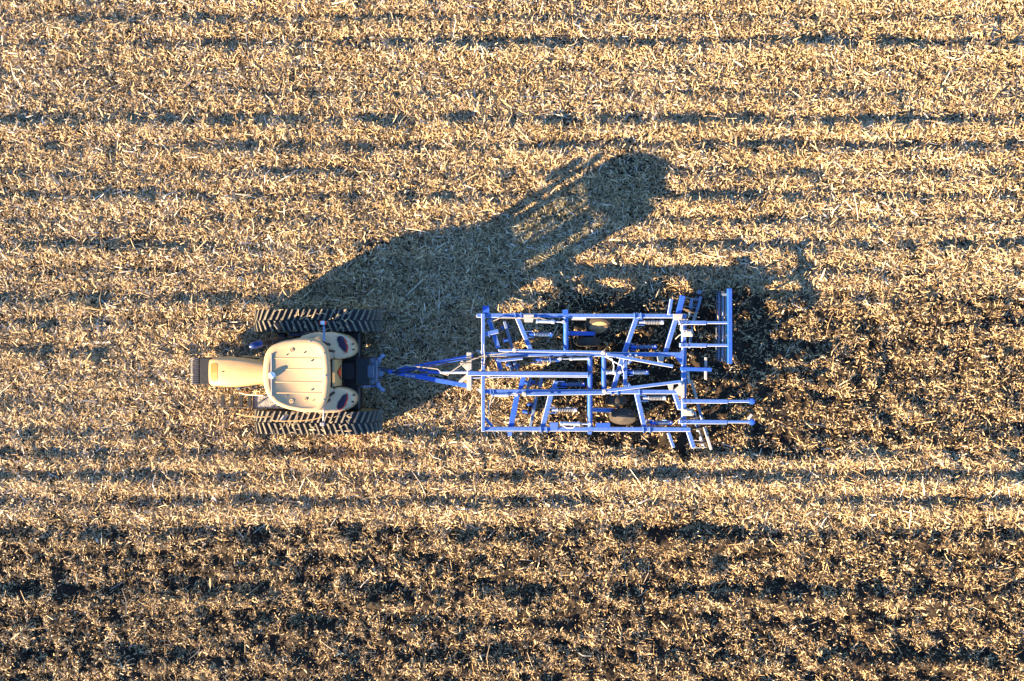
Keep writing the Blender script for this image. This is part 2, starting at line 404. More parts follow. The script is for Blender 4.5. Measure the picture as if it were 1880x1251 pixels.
# --- rubber tracks
def track(yc, wd, near):
    xr, zr, rr = -4.64, .82, .80        # drive wheel, rear
    xf, zf, rf = -6.74, .72, .70        # idler, front
    def outline(e):
        pts = []
        n = 26
        ang = math.asin((rr - rf) / math.hypot(xr - xf, zr - zf))
        for i in range(n + 1):
            a = math.pi / 2 - math.pi * i / n + .05
            pts.append((xr + (rr + e) * math.cos(a), zr + (rr + e) * math.sin(a)))
        for i in range(n + 1):
            a = -math.pi / 2 - math.pi * i / n
            pts.append((xf + (rf + e) * math.cos(a), zf + (rf + e) * math.sin(a)))
        return pts
    o_in, o_out = outline(-.035), outline(0)
    m = MB(); y0, y1 = yc - wd / 2, yc + wd / 2
    rings = [[Vector((p[0], y0, p[1])) for p in o_in], [Vector((p[0], y0, p[1])) for p in o_out],
             [Vector((p[0], y1, p[1])) for p in o_out], [Vector((p[0], y1, p[1])) for p in o_in]]
    rv = [[m.bm.verts.new(p) for p in r] for r in rings]; n = len(rv[0])
    for i in range(4):
        a, b = rv[i], rv[(i + 1) % 4]
        for k in range(n): m.bm.faces.new((a[k], a[(k + 1) % n], b[(k + 1) % n], b[k]))
    belt = m.build('track_belt', M['rubber'], T, 50)
    # lugs along the belt
    L_ = []; tot = 0; pts = o_out + [o_out[0]]
    for a, b in zip(pts, pts[1:]):
        d = math.hypot(b[0] - a[0], b[1] - a[1]); L_.append((tot, d, a, b)); tot += d
    def at(s):
        s %= tot
        for t0, d, a, b in L_:
            if s <= t0 + d and d > 1e-6:
                f = (s - t0) / d
                tx, tz = (b[0] - a[0]) / d, (b[1] - a[1]) / d
                return Vector((a[0] + (b[0] - a[0]) * f, 0, a[1] + (b[1] - a[1]) * f)), Vector((tx, 0, tz)), Vector((-tz, 0, tx))
        return Vector((a[0], 0, a[1])), Vector((1, 0, 0)), Vector((0, 0, 1))
    num = round(tot / .172); pitch = tot / num
    g = MB(); lh = .068
    for k in range(num):
        for sgn in (-1, 1):
            s0 = k * pitch + (pitch * .35 if sgn > 0 else 0)
            sec = []
            for j in range(5):
                f = j / 4                                   # centre -> edge
                yy = yc + sgn * (.015 + f * (wd / 2 - .012))
                s_c = s0 + .13 * f   # apex leads towards the front, arms trail rearwards
                hw = .029 + .008 * (1 - f)
                row = []
                for ds, up in ((-hw, -.004), (-hw * .72, lh), (hw * .72, lh), (hw, -.004)):
                    p, t, nrm = at(TRD * (s_c) + ds)
                    row.append(Vector((p.x, yy, p.z)) + nrm * up)
                sec.append(row)
            rv = [[g.bm.verts.new(p) for p in r] for r in sec]
            for a, b in zip(rv, rv[1:]):
                for i in range(3): g.bm.faces.new((a[i], a[i + 1], b[i + 1], b[i]))
            g.bm.faces.new(rv[0]); g.bm.faces.new(list(reversed(rv[-1])))
    lug = g.build('tread_lugs', M['lug'], belt, 30)
    for nm, x, z, r in (('drive_wheel', xr, zr, rr - .04), ('idler_wheel', xf, zf, rf - .04)):
        MB().lathe((x, yc, z), (0, 1, 0), [(-wd * .42, .12), (-wd * .42, r * .8), (-wd * .46, r * .84), (-wd * .46, r), (-.05, r), (-.05, r * .86), (.05, r * .86), (.05, r), (wd * .46, r), (wd * .46, r * .84), (wd * .42, r * .8), (wd * .42, .12)]).build(nm, M['cream'] if nm == 'drive_wheel' else M['black'], belt)
    for x in (-6.05, -5.65, -5.25):
        MB().lathe((x, yc, .26), (0, 1, 0), [(-wd * .4, .05), (-wd * .4, .2), (-.06, .2), (-.06, .1), (.06, .1), (.06, .2), (wd * .4, .2), (wd * .4, .05)], 20).build('mid_roller', M['black'], belt)
    return belt
TRD = 1
track(CY + 1.45, .62, False)
track(CY - 1.45, .64, True)

# --- chassis, axle, belly
m = MB()
m.box((-6.2, CY, .92), (3.9, .52, .62), bev=.04)
m.box((-4.64, CY, .85), (.5, 2.3, .42), bev=.05).box((-6.74, CY, .72), (.26, 2.2, .22), bev=.03)
m.box((-4.25, CY, .95), (.5, .8, .8), bev=.06)
m.box((-5.7, CY, 1.30), (1.5, 1.5, .2), bev=.03)
m.build('chassis', M['black'], T)
# undercarriage beams
for s in (-1, 1):
    MB().box((-5.7, CY + s * 1.06, .62), (1.7, .12, .3), bev=.03).build('undercarriage_beam', M['cast'], T)

# --- front weights: bracket + slab weights standing side by side
MB().box((-8.72, CY, .86), (.62, .78, .3), bev=.02).box((-8.35, CY, .72), (.4, .55, .3), bev=.02).build('weight_bracket', M['black'], T)
for k in range(14):
    yy = CY - .36 + k * (.72 / 13)
    poly = [(-9.30, .52), (-9.05, .50), (-9.03, .72), (-9.06, 1.02), (-9.22, 1.06), (-9.31, .98)]
    mm = MB(); a = [Vector((p[0], yy - .019, p[1])) for p in poly]; b = [Vector((p[0], yy + .019, p[1])) for p in poly]
    mm.loft([a, b]).build('slab_weight', M['weight'], T)
MB().box((-8.86, CY, 1.04), (.30, .74, .05), bev=.01).build('weight_cover', M['black'], T)

# --- hood (lofted, rounded)
def hood_ring(x, hw_top, hw_bot, zt, zb, n=20, crown=.05):
    pts = []
    # right bottom -> over the top -> left bottom
    sh = .80
    prof = [(-hw_bot, zb), (-hw_bot * 1.0, zb + (zt - zb) * .45), (-(hw_bot * .35 + hw_top * .65) * 1.0, zb + (zt - zb) * .78), (-hw_top * .97, zt - .10), (-hw_top * .90, zt - .035), (-hw_top * .76, zt - .005), (-hw_top * .4, zt + crown * .6), (0, zt + crown)]
    prof = prof + [(-a, b) for a, b in reversed(prof[:-1])]
    return [Vector((x, CY + 0.01 + a, b)) for a, b in prof]
hr = [(-8.36, .30, .33, 2.02, 1.25, .02), (-8.34, .35, .37, 2.13, 1.10, .025), (-8.26, .385, .40, 2.20, 1.0, .03), (-8.0, .405, .42, 2.245, .98, .035), (-7.75, .415, .43, 2.27, .98, .04), (-7.45, .39, .425, 2.295, .98, .04), (-7.1, .335, .39, 2.315, 1.0, .04), (-6.86, .30, .36, 2.325, 1.05, .04), (-6.72, .28, .35, 2.33, 1.1, .04)]
m = MB(); m.loft([hood_ring(a, b, c, d, e, crown=f) for a, b, c, d, e, f in hr]); m.build('hood', M['cream'], T, 40)
# amber panel near the nose: rounded patch lying on the crown
def hood_top(x, y):
    xs = [r[0] for r in hr]; zt = np.interp(x, xs, [r[3] for r in hr]); cr = np.interp(x, xs, [r[5] for r in hr]); hw = np.interp(x, xs, [r[1] for r in hr])
    a = min(abs(y - CY - .01) / hw, .76)
    return zt + (cr * (1 - a / .4 * .4) if a < .4 else cr * .6 + (a - .4) / .36 * (-.005 - cr * .6))
def patch(outline, lift, name, mat, inner=.0):
    outline = [(a[0] + (b[0] - a[0]) * k / 8, a[1] + (b[1] - a[1]) * k / 8) for a, b in zip(outline, outline[1:] + outline[:1]) for k in range(8)]
    m = MB(); c = sum((Vector((p[0], p[1])) for p in outline), Vector((0, 0))) / len(outline)
    rings = []
    for f in (1.0, .97, .85, .7, .55, .4, .2, .05):
        rings.append([Vector((c.x + (p[0] - c.x) * f, c.y + (p[1] - c.y) * f, 0)) for p in outline])
    for i, rg in enumerate(rings):
        for v in rg: v.z = hood_top(v.x, v.y) + (lift if i else -.02)
    m.loft(rings, cap0=False); return m.build(name, mat, T, 30)
def rrect(x0, x1, y0, y1, r, n=5):
    out = []
    for cx, cy, a0 in ((x1 - r, y1 - r, 0), (x0 + r, y1 - r, 90), (x0 + r, y0 + r, 180), (x1 - r, y0 + r, 270)):
        for i in range(n + 1):
            a = R(a0 + 90 * i / n); out.append((cx + r * math.cos(a), cy + r * math.sin(a)))
    return out
patch(rrect(-8.27, -8.05, CY - .26, CY + .27, .08), .007, 'nose_panel', M['amber'])
patch(rrect(-7.93, -7.87, CY + .015, CY + .035, .008), .012, 'hood_badge', M['black'])
# side grilles / dark stripe on the hood flanks, seen at the upper edge
for s in (-1, 1):
    m = MB()
    for k in range(3):
        x0 = -7.66 + k * .22
        MB().bar((x0, CY + .01 + s * (.422 - .02 * k), 1.92), (x0 + .19, CY + .01 + s * (.405 - .02 * k), 1.92), .035, .16, .005).build('hood_vent', M['black'], T)
MB().box((-6.70, CY, 2.20), (.06, .68, .34), bev=.02).build('cowl', M['black'], T)

# --- cab
def ang_ring(poly, cx, cy, n=48):
    """resample a traced outline by angle round a centre"""
    th = [math.atan2(p[1] - cy, p[0] - cx) for p in poly]; rr = [math.hypot(p[0] - cx, p[1] - cy) for p in poly]
    o = sorted(zip(th, rr)); th = [a for a, _ in o]; rr = [b for _, b in o]
    th = [th[-1] - 2 * math.pi] + th + [th[0] + 2 * math.pi]; rr = [rr[-1]] + rr + [rr[0]]
    out = []
    for k in range(n):
        a = -math.pi + 2 * math.pi * (k + .5) / n
        r = np.interp(a, th, rr); out.append((a, float(r)))
    sm = [(out[k][0], (out[k - 1][1] + 2 * out[k][1] + out[(k + 1) % n][1]) / 4) for k in range(n)]
    return [(cx + r * math.cos(a), cy + r * math.sin(a)) for a, r in sm]
roof_o = [(715, 560), (722, 500), (742, 445), (785, 398), (855, 367), (960, 345), (1080, 333), (1160, 340), (1220, 362), (1260, 400), (1279, 470), (1286, 560), (1289, 650), (1286, 750), (1278, 830), (1262, 890), (1235, 937), (1190, 968), (1120, 977), (1000, 962), (900, 940), (830, 910), (780, 870), (742, 815), (722, 755), (712, 680), (711, 620)]
roof_i = [(770, 600), (778, 530), (800, 470), (840, 430), (900, 410), (990, 397), (1080, 390), (1150, 392), (1195, 405), (1222, 440), (1236, 520), (1243, 650), (1238, 770), (1226, 850), (1205, 905), (1165, 935), (1090, 936), (1000, 925), (900, 900), (835, 865), (798, 815), (775, 740), (768, 670)]
ZR = 3.38
def rw(poly, h):
    return [(Q(a, b, h).x, Q(a, b, h).y) for a, b in poly]
rc = Q(1000, 655, ZR)
RO = ang_ring(rw(roof_o, ZR), rc.x, rc.y, 120); RI = ang_ring(rw(roof_i, ZR), rc.x, rc.y, 120)
def sc_ring(r, f, z): return [Vector((rc.x + (a - rc.x) * f, rc.y + (b - rc.y) * f, z)) for a, b in r]
def mix_ring(f, z): return [Vector((a[0] * (1 - f) + b[0] * f, a[1] * (1 - f) + b[1] * f, z)) for a, b in zip(RO, RI)]
m = MB()
m.loft([sc_ring(RO, .90, 3.08), sc_ring(RO, .965, 3.09), sc_ring(RO, .985, 3.16), sc_ring(RO, .992, 3.24), sc_ring(RO, .995, 3.30), mix_ring(.12, 3.345), mix_ring(.35, 3.365), mix_ring(.90, 3.368), mix_ring(1.0, 3.364), mix_ring(1.06, 3.358)])
roof = m.build('cab_roof', M['cream_roof'], T, 50)
# ribs running fore and aft on the recessed panel
for zy in (508, 603, 712, 806):
    a = Q(815, zy, 3.35); b = Q(1226, zy, 3.35)
    MB().bar((a.x, a.y, 3.344), (b.x, b.y, 3.344), .028, .045, .01).build('roof_rib', M['cream_roof'], roof)
for zy, x0, x1 in ((508, 790, 815), (603, 762, 815), (712, 762, 815), (806, 790, 815)):
    pass
# bolts and covers
for zx, zy, r in ((968, 438, .055), (968, 876, .055), (1088, 860, .042), (1076, 460, .022), (1140, 530, .026), (1142, 780, .026), (924, 480, .018), (924, 832, .018), (1152, 872, .012)):
    p = Q(zx, zy, 3.345)
    MB().lathe((p.x, p.y, 3.352), (0, 0, 1), [(0, r), (.018, r), (.024, r * .8), (.012, r * .55), (.012, r * .3), (.03, r * .28), (.03, .002)], 18).build('roof_cap', M['cream_roof'] if r > .03 else M['grey_rod'], roof)
for zx, zy in ((1258, 658), (1245, 465), (1243, 868), (1125, 362)):
    p = Q(zx, zy, 3.37)
    MB().lathe((p.x, p.y, 3.355), (0, 0, 1), [(0, .02), (.025, .02), (.03, .01)], 12).build('roof_bolt', M['grey_rod'], roof)
# antenna bar with the receiver dome
a, b = Q(792, 470, 3.372), Q(795, 838, 3.372)
bar_o = MB().cyl(a, b, .02, 10).cyl((a.x, a.y - .03, 3.33), (a.x, a.y - .03, 3.40), .02, 8).cyl((b.x, b.y + .03, 3.33), (b.x, b.y + .03, 3.40), .02, 8).build('antenna_bar', M['grey_rod'], T)
p = Q(786, 656, 3.50)
MB().lathe((p.x, p.y, 3.39), (0, 0, 1), [(-.03, .05), (.0, .05), (.005, .09), (.03, .09), (.06, .08), (.09, .05), (.10, .01)], 24).build('receiver_dome', M['white'], bar_o)
# cab frame: lower body, pillars, glass
def cab_corner(h):     # half lengths change with height
    f = (h - 1.4) / (3.1 - 1.4)
    return (-6.62 + .20 * f, -4.98 + .06 * f, .74 + .10 * f)
def cab_pts(h):
    x0, x1, hw = cab_corner(h); xm = -5.75
    return [(x0, CY - hw * .62), (x0 + .25, CY - hw * .92), (xm, CY - hw * 1.06), (x1 - .12, CY - hw), (x1, CY - hw * .75),
            (x1, CY + hw * .75), (x1 - .12, CY + hw), (xm, CY + hw * 1.06), (x0 + .25, CY + hw * .92), (x0, CY + hw * .62)]
lowp, midp, topp = cab_pts(1.38), cab_pts(1.85), cab_pts(3.10)
m = MB(); m.loft([[Vector((a, b, 1.30)) for a, b in lowp], [Vector((a, b, 1.85)) for a, b in midp]]); m.build('cab_body', M['black'], T)
for i in (0, 2, 3, 4, 5, 6, 7, 9):
    MB().bar((midp[i][0], midp[i][1], 1.84), (topp[i][0], topp[i][1], 3.10), .07, .07, .015).build('cab_pillar', M['black'], T)
g = MB()
def gl(i, j, name):
    f0, f1 = cab_pts(1.86), cab_pts(3.08)
    g = MB(); v = [g.bm.verts.new(Vector(p)) for p in ((*f0[i], 1.86), (*f0[j], 1.86), (*f1[j], 3.08), (*f1[i], 3.08))]
    g.bm.faces.new(v); g.build(name, M['glass'], T, 0)
for i, j, nm in ((9, 0, 'windscreen'), (0, 1, 'quarter_window'), (1, 2, 'side_window'), (2, 3, 'side_window'), (3, 4, 'quarter_window'), (4, 5, 'rear_window'), (5, 6, 'quarter_window'), (6, 7, 'side_window'), (7, 8, 'side_window'), (8, 9, 'quarter_window')):
    gl(i, j, nm)
MB().box((-5.55, CY, 2.02), (.5, .52, .14), bev=.05).bar((-5.32, CY, 2.05), (-5.18, CY, 2.68), .48, .13, .04).box((-5.5, CY, 1.88), (.3, .3, .16)).build('driver_seat', M['seat'], T)
MB().bar((-6.35, CY, 1.85), (-6.12, CY, 2.28), .1, .1).tube([(-6.1 + .06 * math.cos(a), CY + .19 * math.sin(a), 2.3 + .17 * math.cos(a)) for a in [2 * math.pi * k / 20 for k in range(20)]], .017, 8, True).build('steering_wheel', M['black'], T)

# --- rear tank shells at either side behind the cab
def shell_h(zx): return 1.95 - .60 * max(0.0, (zx - 1240) / 300)
def shell_z(x): return 1.97 - .50 * max(0.0, x + 5.30)
def shell(trace):
    poly = [(Q(a, b, shell_h(a) - .12).x, Q(a, b, shell_h(a) - .12).y) for a, b in trace]
    cx = sum(p[0] for p in poly) / len(poly); cy = sum(p[1] for p in poly) / len(poly)
    r = ang_ring(poly, cx, cy, 40)
    def rg(f, dz, flat=None):
        out = []
        for a, b in r:
            x, y = cx + (a - cx) * f, cy + (b - cy) * f
            out.append(Vector((x, y, flat if flat else shell_z(x) + dz)))
        return out
    m = MB(); m.loft([rg(.9, 0, .95), rg(.97, 0, 1.02), rg(1.0, -.26), rg(1.0, -.17), rg(.97, -.08), rg(.90, -.03), rg(.72, 0), rg(.4, .012), rg(.1, .015)])
    o = m.build('rear_shell', M['shell'], T, 50)
    return o, cx, cy
up_shell = [(1010, 330), (1060, 312), (1130, 298), (1250, 288), (1370, 290), (1440, 300), (1490, 325), (1525, 370), (1540, 420), (1538, 460), (1500, 490), (1440, 506), (1380, 514), (1330, 516), (1200, 516), (1080, 510), (1010, 470), (990, 400)]
lo_shell = [(1330, 762), (1400, 758), (1460, 768), (1510, 792), (1538, 825), (1540, 860), (1525, 900), (1490, 935), (1440, 955), (1380, 968), (1300, 973), (1200, 970), (1100, 962), (1050, 920), (1040, 850), (1080, 780), (1200, 762)]
for tr, lens, s in ((up_shell, [(1370, 318), (1400, 312), (1428, 335), (1448, 380), (1458, 430), (1452, 458), (1432, 452), (1405, 420), (1382, 380), (1368, 345)], 1),
                    (lo_shell, [(1366, 930), (1362, 955), (1392, 950), (1425, 925), (1448, 880), (1460, 830), (1452, 806), (1430, 815), (1400, 860), (1376, 895)], -1)):
    o, cx, cy = shell(tr)
    pts = [(Q(a, b, shell_h(a) - .02).x, Q(a, b, shell_h(a) - .02).y) for a, b in lens]; c = (sum(p[0] for p in pts) / len(pts), sum(p[1] for p in pts) / len(pts))
    rg = ang_ring(pts, c[0], c[1], 28)
    f_ = lambda f, dz: [Vector((c[0] + (a - c[0]) * f, c[1] + (b - c[1]) * f, shell_z(c[0] + (a - c[0]) * f) + dz)) for a, b in rg]
    MB().loft([f_(1.0, -.06), f_(1.0, .022), f_(.93, .034), f_(.5, .04)]).build('tail_light', M['lens'], o, 40)
    e = [(a, b) for a, b in rg]
    # red edge strip along the outer rim
    edge = pts[2:7] if s > 0 else pts[2:7]
    MB().tube([(a, b, shell_z(a) + .03) for a, b in edge], .016, 6).build('light_trim', M['red'], o)
    for zx, zy in (((1515, 385), (1520, 432)) if s > 0 else ((1515, 880), (1524, 822))):
        p = Q(zx - 12, zy, 1.42)
        MB().lathe((p.x, p.y, shell_z(p.x) - .06), (0, 0, 1), [(0, .025), (.07, .025), (.08, .012)], 12).build('cap_bolt', M['black'], o)
# dark panel between cab and shells
# slanted rear door with the slow vehicle triangle
p0, p1 = Q(1335, 520, 1.80), Q(1335, 750, 1.80)
mm = MB()
y0, y1 = p1.y, p0.y
xa = Q(1338, 600, 1.90).x; xb = Q(1398, 600, 1.35).x
mm.loft([[Vector((x, y, z)) for x, z in ((xa - .12, 1.35), (xa - .12, 1.90), (xa, 1.90), (xb, 1.35))] for y in (y0, y1)])
door = mm.build('rear_panel', M['cream'], T)
nrm = Vector((.55, 0, xb - xa)).normalized()
def onp(f, yy): return Vector((xa + (xb - xa) * f, yy, 1.90 - .55 * f)) + nrm * .012
ym = Q(1380, 630, 1.6).y
tri = [onp(.30, ym), onp(.86, ym + .205), onp(.86, ym - .205)]
MB().loft([[v - nrm * .03 for v in tri], tri]).build('slow_vehicle_triangle', M['orange'], door, 0)
for s in (1, -1):
    e0, e1 = tri[0] + nrm * .004, tri[1 if s > 0 else 2] + nrm * .004
    MB().bar(e0, e1, .022, .012, .003).build('triangle_edge', M['lens'], door)

# --- exhaust stack by the front right corner of the cab
ex = MB(); ex.tube([(-6.42, -.03, 1.15), (-6.42, -.03, 1.35), (-6.43, -.03, 2.5), (-6.435, -.035, 2.62), (-6.45, -.04, 2.72), (-6.47, -.05, 3.12), (-6.49, -.06, 3.24), (-6.55, -.08, 3.33)], .1, 14, taper=[.07, .135, .135, .12, .08, .08, .085, .09])
exo = ex.build('exhaust_stack', M['black'], T)
MB().tube([(-6.53, -.075, 3.31), (-6.58, -.09, 3.355), (-6.66, -.115, 3.39), (-6.74, -.14, 3.40), (-6.79, -.155, 3.40)], .1, 18, taper=[.095, .10, .10, .085, .05]).build('exhaust_tip', M['pipe'], exo)

# --- mirrors, marker arms, handrails
a0, a1, a2 = Q(803, 465, 3.25), Q(800, 330, 3.1), Q(792, 232, 2.95)
mi = MB().tube([a0, a1, a2, a2 + Vector((.16, .0, -.06))], .016, 8).build('mirror_arm', M['black'], T)
c = Q(850, 232, 2.85)
MB().box(c, (.09, .22, .36), Matrix.Rotation(R(35), 3, 'Z'), .03).build('mirror', M['black'], mi)
b0, b1, b2 = Q(1245, 365, 3.12), Q(1244, 265, 2.95), Q(1243, 205, 2.9)
ar = MB().tube([b0, b1, b2], .028, 8).build('marker_arm', M['blue_grey'], T)
c = Q(1236, 202, 2.93); MB().box(c, (.12, .10, .10), None, .015).build('marker_lamp', M['white'], ar)
for d_ in (-.068, .068):
    MB().box(c + Vector((d_, 0, 0)), (.018, .10, .10)).build('marker_lens', M['orange'], ar)
b0, b1, b2 = Q(1243, 950, 3.12), Q(1240, 1020, 2.95), Q(1238, 1075, 2.9)
ar = MB().tube([b0, b1, b2], .022, 8).build('marker_arm', M['grey_rod'], T)
c = Q(1232, 1075, 2.93); MB().box(c, (.12, .10, .10), None, .015).build('marker_lamp', M['grey_rod'], ar)
# left door mirror on its long bracket
pts = [Q(1236, 1012, 2.95), Q(1160, 1034, 2.95), Q(1060, 1047, 2.95), Q(900, 1050, 2.95), Q(812, 1048, 2.95), Q(800, 1040, 2.9)]
mi = MB().tube(pts, .012, 6).build('mirror_arm', M['cream'], T)
c = Q(900, 1020, 2.70); MB().box(c, (.07, .22, .34), Matrix.Rotation(R(-35), 3, 'Z'), .03).build('mirror', M['grey_rod'], mi)
# platform, steps, rails on the left side
a, b = Q(636, 828, 1.3), Q(860, 945, 1.3)
plat = MB().box(((a.x + b.x) / 2 + .1, (a.y + b.y) / 2, 1.28), (abs(b.x - a.x) + .2, abs(b.y - a.y), .04), None, .005).build('platform', M['grate'], T)
MB().bar((a.x, a.y, 1.31), (b.x, a.y, 1.31), .03, .05).bar((a.x, b.y, 1.31), (b.x, b.y, 1.31), .03, .05).bar((a.x, a.y, 1.315), (a.x, b.y, 1.315), .03, .05).bar(Q(640, 912, 1.32), Q(745, 850, 1.32), .02, .02).build('platform_edge', M['black'], plat)
hs = [(372, .42), (452, .64), (530, .86), (602, 1.08)]
for zy in (826, 930):
    a, b = Q(365, zy, .40), Q(610, zy, 1.10)
    st = MB().bar(a, b, .02, .06).build('ladder_rail', M['black'], T)
for zx, h in hs:
    a, b = Q(zx, 830, h), Q(zx, 925, h); MB().bar(a, b, .11, .035, .008).build('ladder_step', M['black'], T)
MB().tube([Q(720, 828, 2.2), Q(640, 826, 2.05), Q(560, 818, 1.9), Q(515, 806, 1.85), Q(512, 798, 1.7), Q(600, 806, 1.35)], .016, 8).build('handrail', M['cream'], T)
MB().tube([Q(800, 985, 1.9), Q(785, 1010, 1.95), Q(700, 1014, 2.0), Q(600, 1010, 2.0), Q(530, 998, 1.95), Q(514, 980, 1.8), Q(530, 968, 1.6), Q(600, 962, 1.3)], .016, 8).build('handrail', M['cream'], T)
# lamp pod below the hood on the left
MB().box(Q(515, 765, 1.5), (.10, .12, .12), None, .02).cyl(Q(530, 765, 1.45), Q(590, 748, 1.45), .02).build('work_lamp', M['cast'], T)

# --- three point hitch
m = MB()
m.box((-3.98, CY, .95), (.28, .66, .7), bev=.04).box((-4.2, CY + .30, 1.22), (.5, .16, .2), bev=.03).box((-4.2, CY - .30, 1.22), (.5, .16, .2), bev=.03)
m.box((-4.02, CY, 1.30), (.20, .34, .22), bev=.03)
m.build('hitch_housing', M['cast'], T)
for zy in (515, 745):
    a, b = Q(1500, zy, .9), Q(1700, zy, .85)
    MB().bar(a, b, .07, .14, .02).build('lift_arm', M['blue_grey'], T)
    c = Q(1575, zy + (5 if zy < 600 else -2), 1.25); d = Q(1640, zy, .95)
    MB().cyl(c, d, .055, 12).build('lift_cylinder', M['blue_grey'], T)
qh = MB(); p = [Q(1765, 480, .85), Q(1728, 500, .92), Q(1700, 570, .98), Q(1695, 640, 1.02), Q(1705, 710, .98), Q(1722, 765, .92), Q(1768, 785, .85)]
for a, b in zip(p, p[1:]): qh.bar(a, b, .115, .12, .02)
qh.bar(Q(1702, 640, 1.02), Q(1755, 640, 1.0), .14, .10).build('quick_hitch', M['blue_grey'], T)
MB().cyl(Q(1560, 630, 1.15), Q(1700, 640, 1.05), .04, 10).build('top_link', M['blue_grey'], T)
MB().bar((-4.1, CY, .45), (-3.55, CY, .45), .12, .07).build('drawbar', M['cast'], T)
for s, zy in ((1, 590), (-1, 690)):
    a = Q(1530, zy, 1.2); b = P(735, 683 + s * -3, .85)
    MB().tube([a, a + Vector((.3, -.02 * s, .12)), (a + b) / 2 + Vector((.15, .05 * s, .18)), b], .018, 6).build('hitch_hose', M['black'], T)
# bits of straw caught on the belts
def caught(name, n, x0, x1, y0, y1, z, zr, par):
    m = MB(); r_ = random.Random(n)
    for _ in range(n):
        x, y, a, L_, w_ = r_.uniform(x0, x1), r_.uniform(y0, y1), r_.uniform(0, 6.28), r_.uniform(.06, .2), r_.uniform(.010, .022)
        d = Vector((math.cos(a), math.sin(a), r_.uniform(-.25, .25))) * L_ / 2; s_ = Vector((-math.sin(a), math.cos(a), r_.uniform(-.6, .6))) * w_ / 2
        c_ = Vector((x, y, z(x) + r_.uniform(0, zr)))
        v = [m.bm.verts.new(p) for p in (c_ - d - s_, c_ - d + s_, c_ + Vector((0, 0, .012)) + s_, c_ + Vector((0, 0, .012)) - s_, c_ + d + s_, c_ + d - s_)]
        m.bm.faces.new((v[0], v[1], v[2], v[3])); m.bm.faces.new((v[3], v[2], v[4], v[5]))
    o = m.build(name, M['bit'], par, 0); o['kind'] = 'stuff'; return o
for yc_, s_ in ((CY + 1.45, 11), (CY - 1.45, 12)):
    caught('caught_straw', 34 + s_, -6.8, -4.5, yc_ - .3, yc_ + .3, lambda x: 1.46 + (x + 6.74) * .095, .10, T)
settle(T)

# ------------------------------------------------------------------ cultivator
K = thing('field_cultivator', 'blue steel field cultivator with spring shanks and an open frame, hitched behind the tractor', 'cultivator', (2.5, -.88, 0))
_j = [0]
def bar(name, x0, y0, x1, y1, h, wpx=8, ht=.12, mat='blue', h1=None, parent=None):
    _j[0] += 1; dz = (_j[0] % 7) * .0031
    a = P(x0, y0, h); b = P(x1, y1, h1 if h1 is not None else h)
    a.z += dz - ht / 2; b.z += dz - ht / 2
    return MB(mat == 'blue').bar(a, b, wpx / PX * (D - h) / D, ht, .012).build(name, M[mat], parent or K)
def rod(name, x0, y0, x1, y1, h, r=.02, mat='blue', h1=None, n=12, parent=None):
    return MB().cyl(P(x0, y0, h), P(x1, y1, h1 if h1 is not None else h), r, n).build(name, M[mat], parent or K)
HF = .95
# long rails
bar('side_rail', 875, 579.5, 1260, 580.5, HF, 8)
bar('side_rail', 885, 788, 1268, 789, HF, 8)
bar('main_rail', 887, 651, 1256, 651, HF, 8)
bar('main_rail', 887, 719, 1254, 720, HF, 8)
bar('centre_tube', 858, 686, 1080, 687, HF + .08, 8)
# front and rear beams
bar('front_beam', 887, 576, 887, 793, HF + .05, 6.5)
bar('rear_beam', 1256, 577, 1256, 792, HF - .02, 8.5)
bar('tongue_beam', 861.5, 647, 861.5, 717, HF + .05, 9, mat='dusty')
# cross tubes (round rockshafts)
for x, y0, y1, r in ((1083, 656, 714, .075), (1083, 722, 784, .075), (1108.5, 655, 716, .07), (1039, 584, 646, .075)):
    rod('rockshaft', x, y0, x, y1, .90, r, 'blue', n=18)
bar('cross_beam', 1148, 655, 1148, 716, HF - .03, 7)
# slanting shank beams, slung lower
SB = [(899, 590, 915, 640), (911, 655, 920, 681), (950, 584, 975, 645), (1172, 575, 1146, 649), (1143, 656, 1126, 715), (1243, 580, 1222, 648),
      (962, 691, 955, 716), (950, 724, 938, 784), (1021, 700, 1016, 716), (1012, 723, 995, 789), (1167, 715, 1185, 792), (1239, 722, 1249, 752)]
for k, (a, b, c, d) in enumerate(SB):
    bar('shank_beam', a, b, c, d, HF - .06 - .008 * (k % 2), 8.5 if k not in (7, 9) else 9.5, .13, 'blue_shaded' if k in (6, 7) else 'blue')
# forward, lower row of coulter bars (dark, near the ground)
for a, b, c, d in ((926, 590, 941, 641), (930, 656, 944, 690), (940, 655, 950, 680), (975, 690, 968, 716), (985, 728, 974, 783), (995, 690, 992, 712)):
    bar('coulter_bar', a, b, c, d, .50, 5.5, .06, 'blue_grey')
# fold linkage rods on top of the rails
bar('fold_link', 915, 643.5, 1112, 647, HF + .11, 4.5, .05)
bar('fold_link', 962, 725, 1112, 723, HF + .11, 4, .05)
bar('fold_link', 912, 663, 960, 658, HF + .06, 5, .06)
rod('control_rod', 862, 694.5, 960, 691.5, HF + .02, .018, 'chrome'); rod('control_rod', 960, 691.5, 1079, 692.5, HF + .02, .018, 'chrome')
bar('rear_brace', 1113, 651, 1236, 673, HF + .12, 6, .07)
bar('rear_brace', 1111, 718, 1250, 701, HF + .12, 6, .07)
for x, y in ((1108, 648), (1110, 719), (945, 643), (963, 724)):
    p = P(x, y, HF + .1); MB().lathe((p.x, p.y, HF - .02), (0, 0, 1), [(0, .07), (.14, .07), (.15, .04), (.17, .04), (.17, .003)], 14).build('pivot_pin', M['dusty'], K)
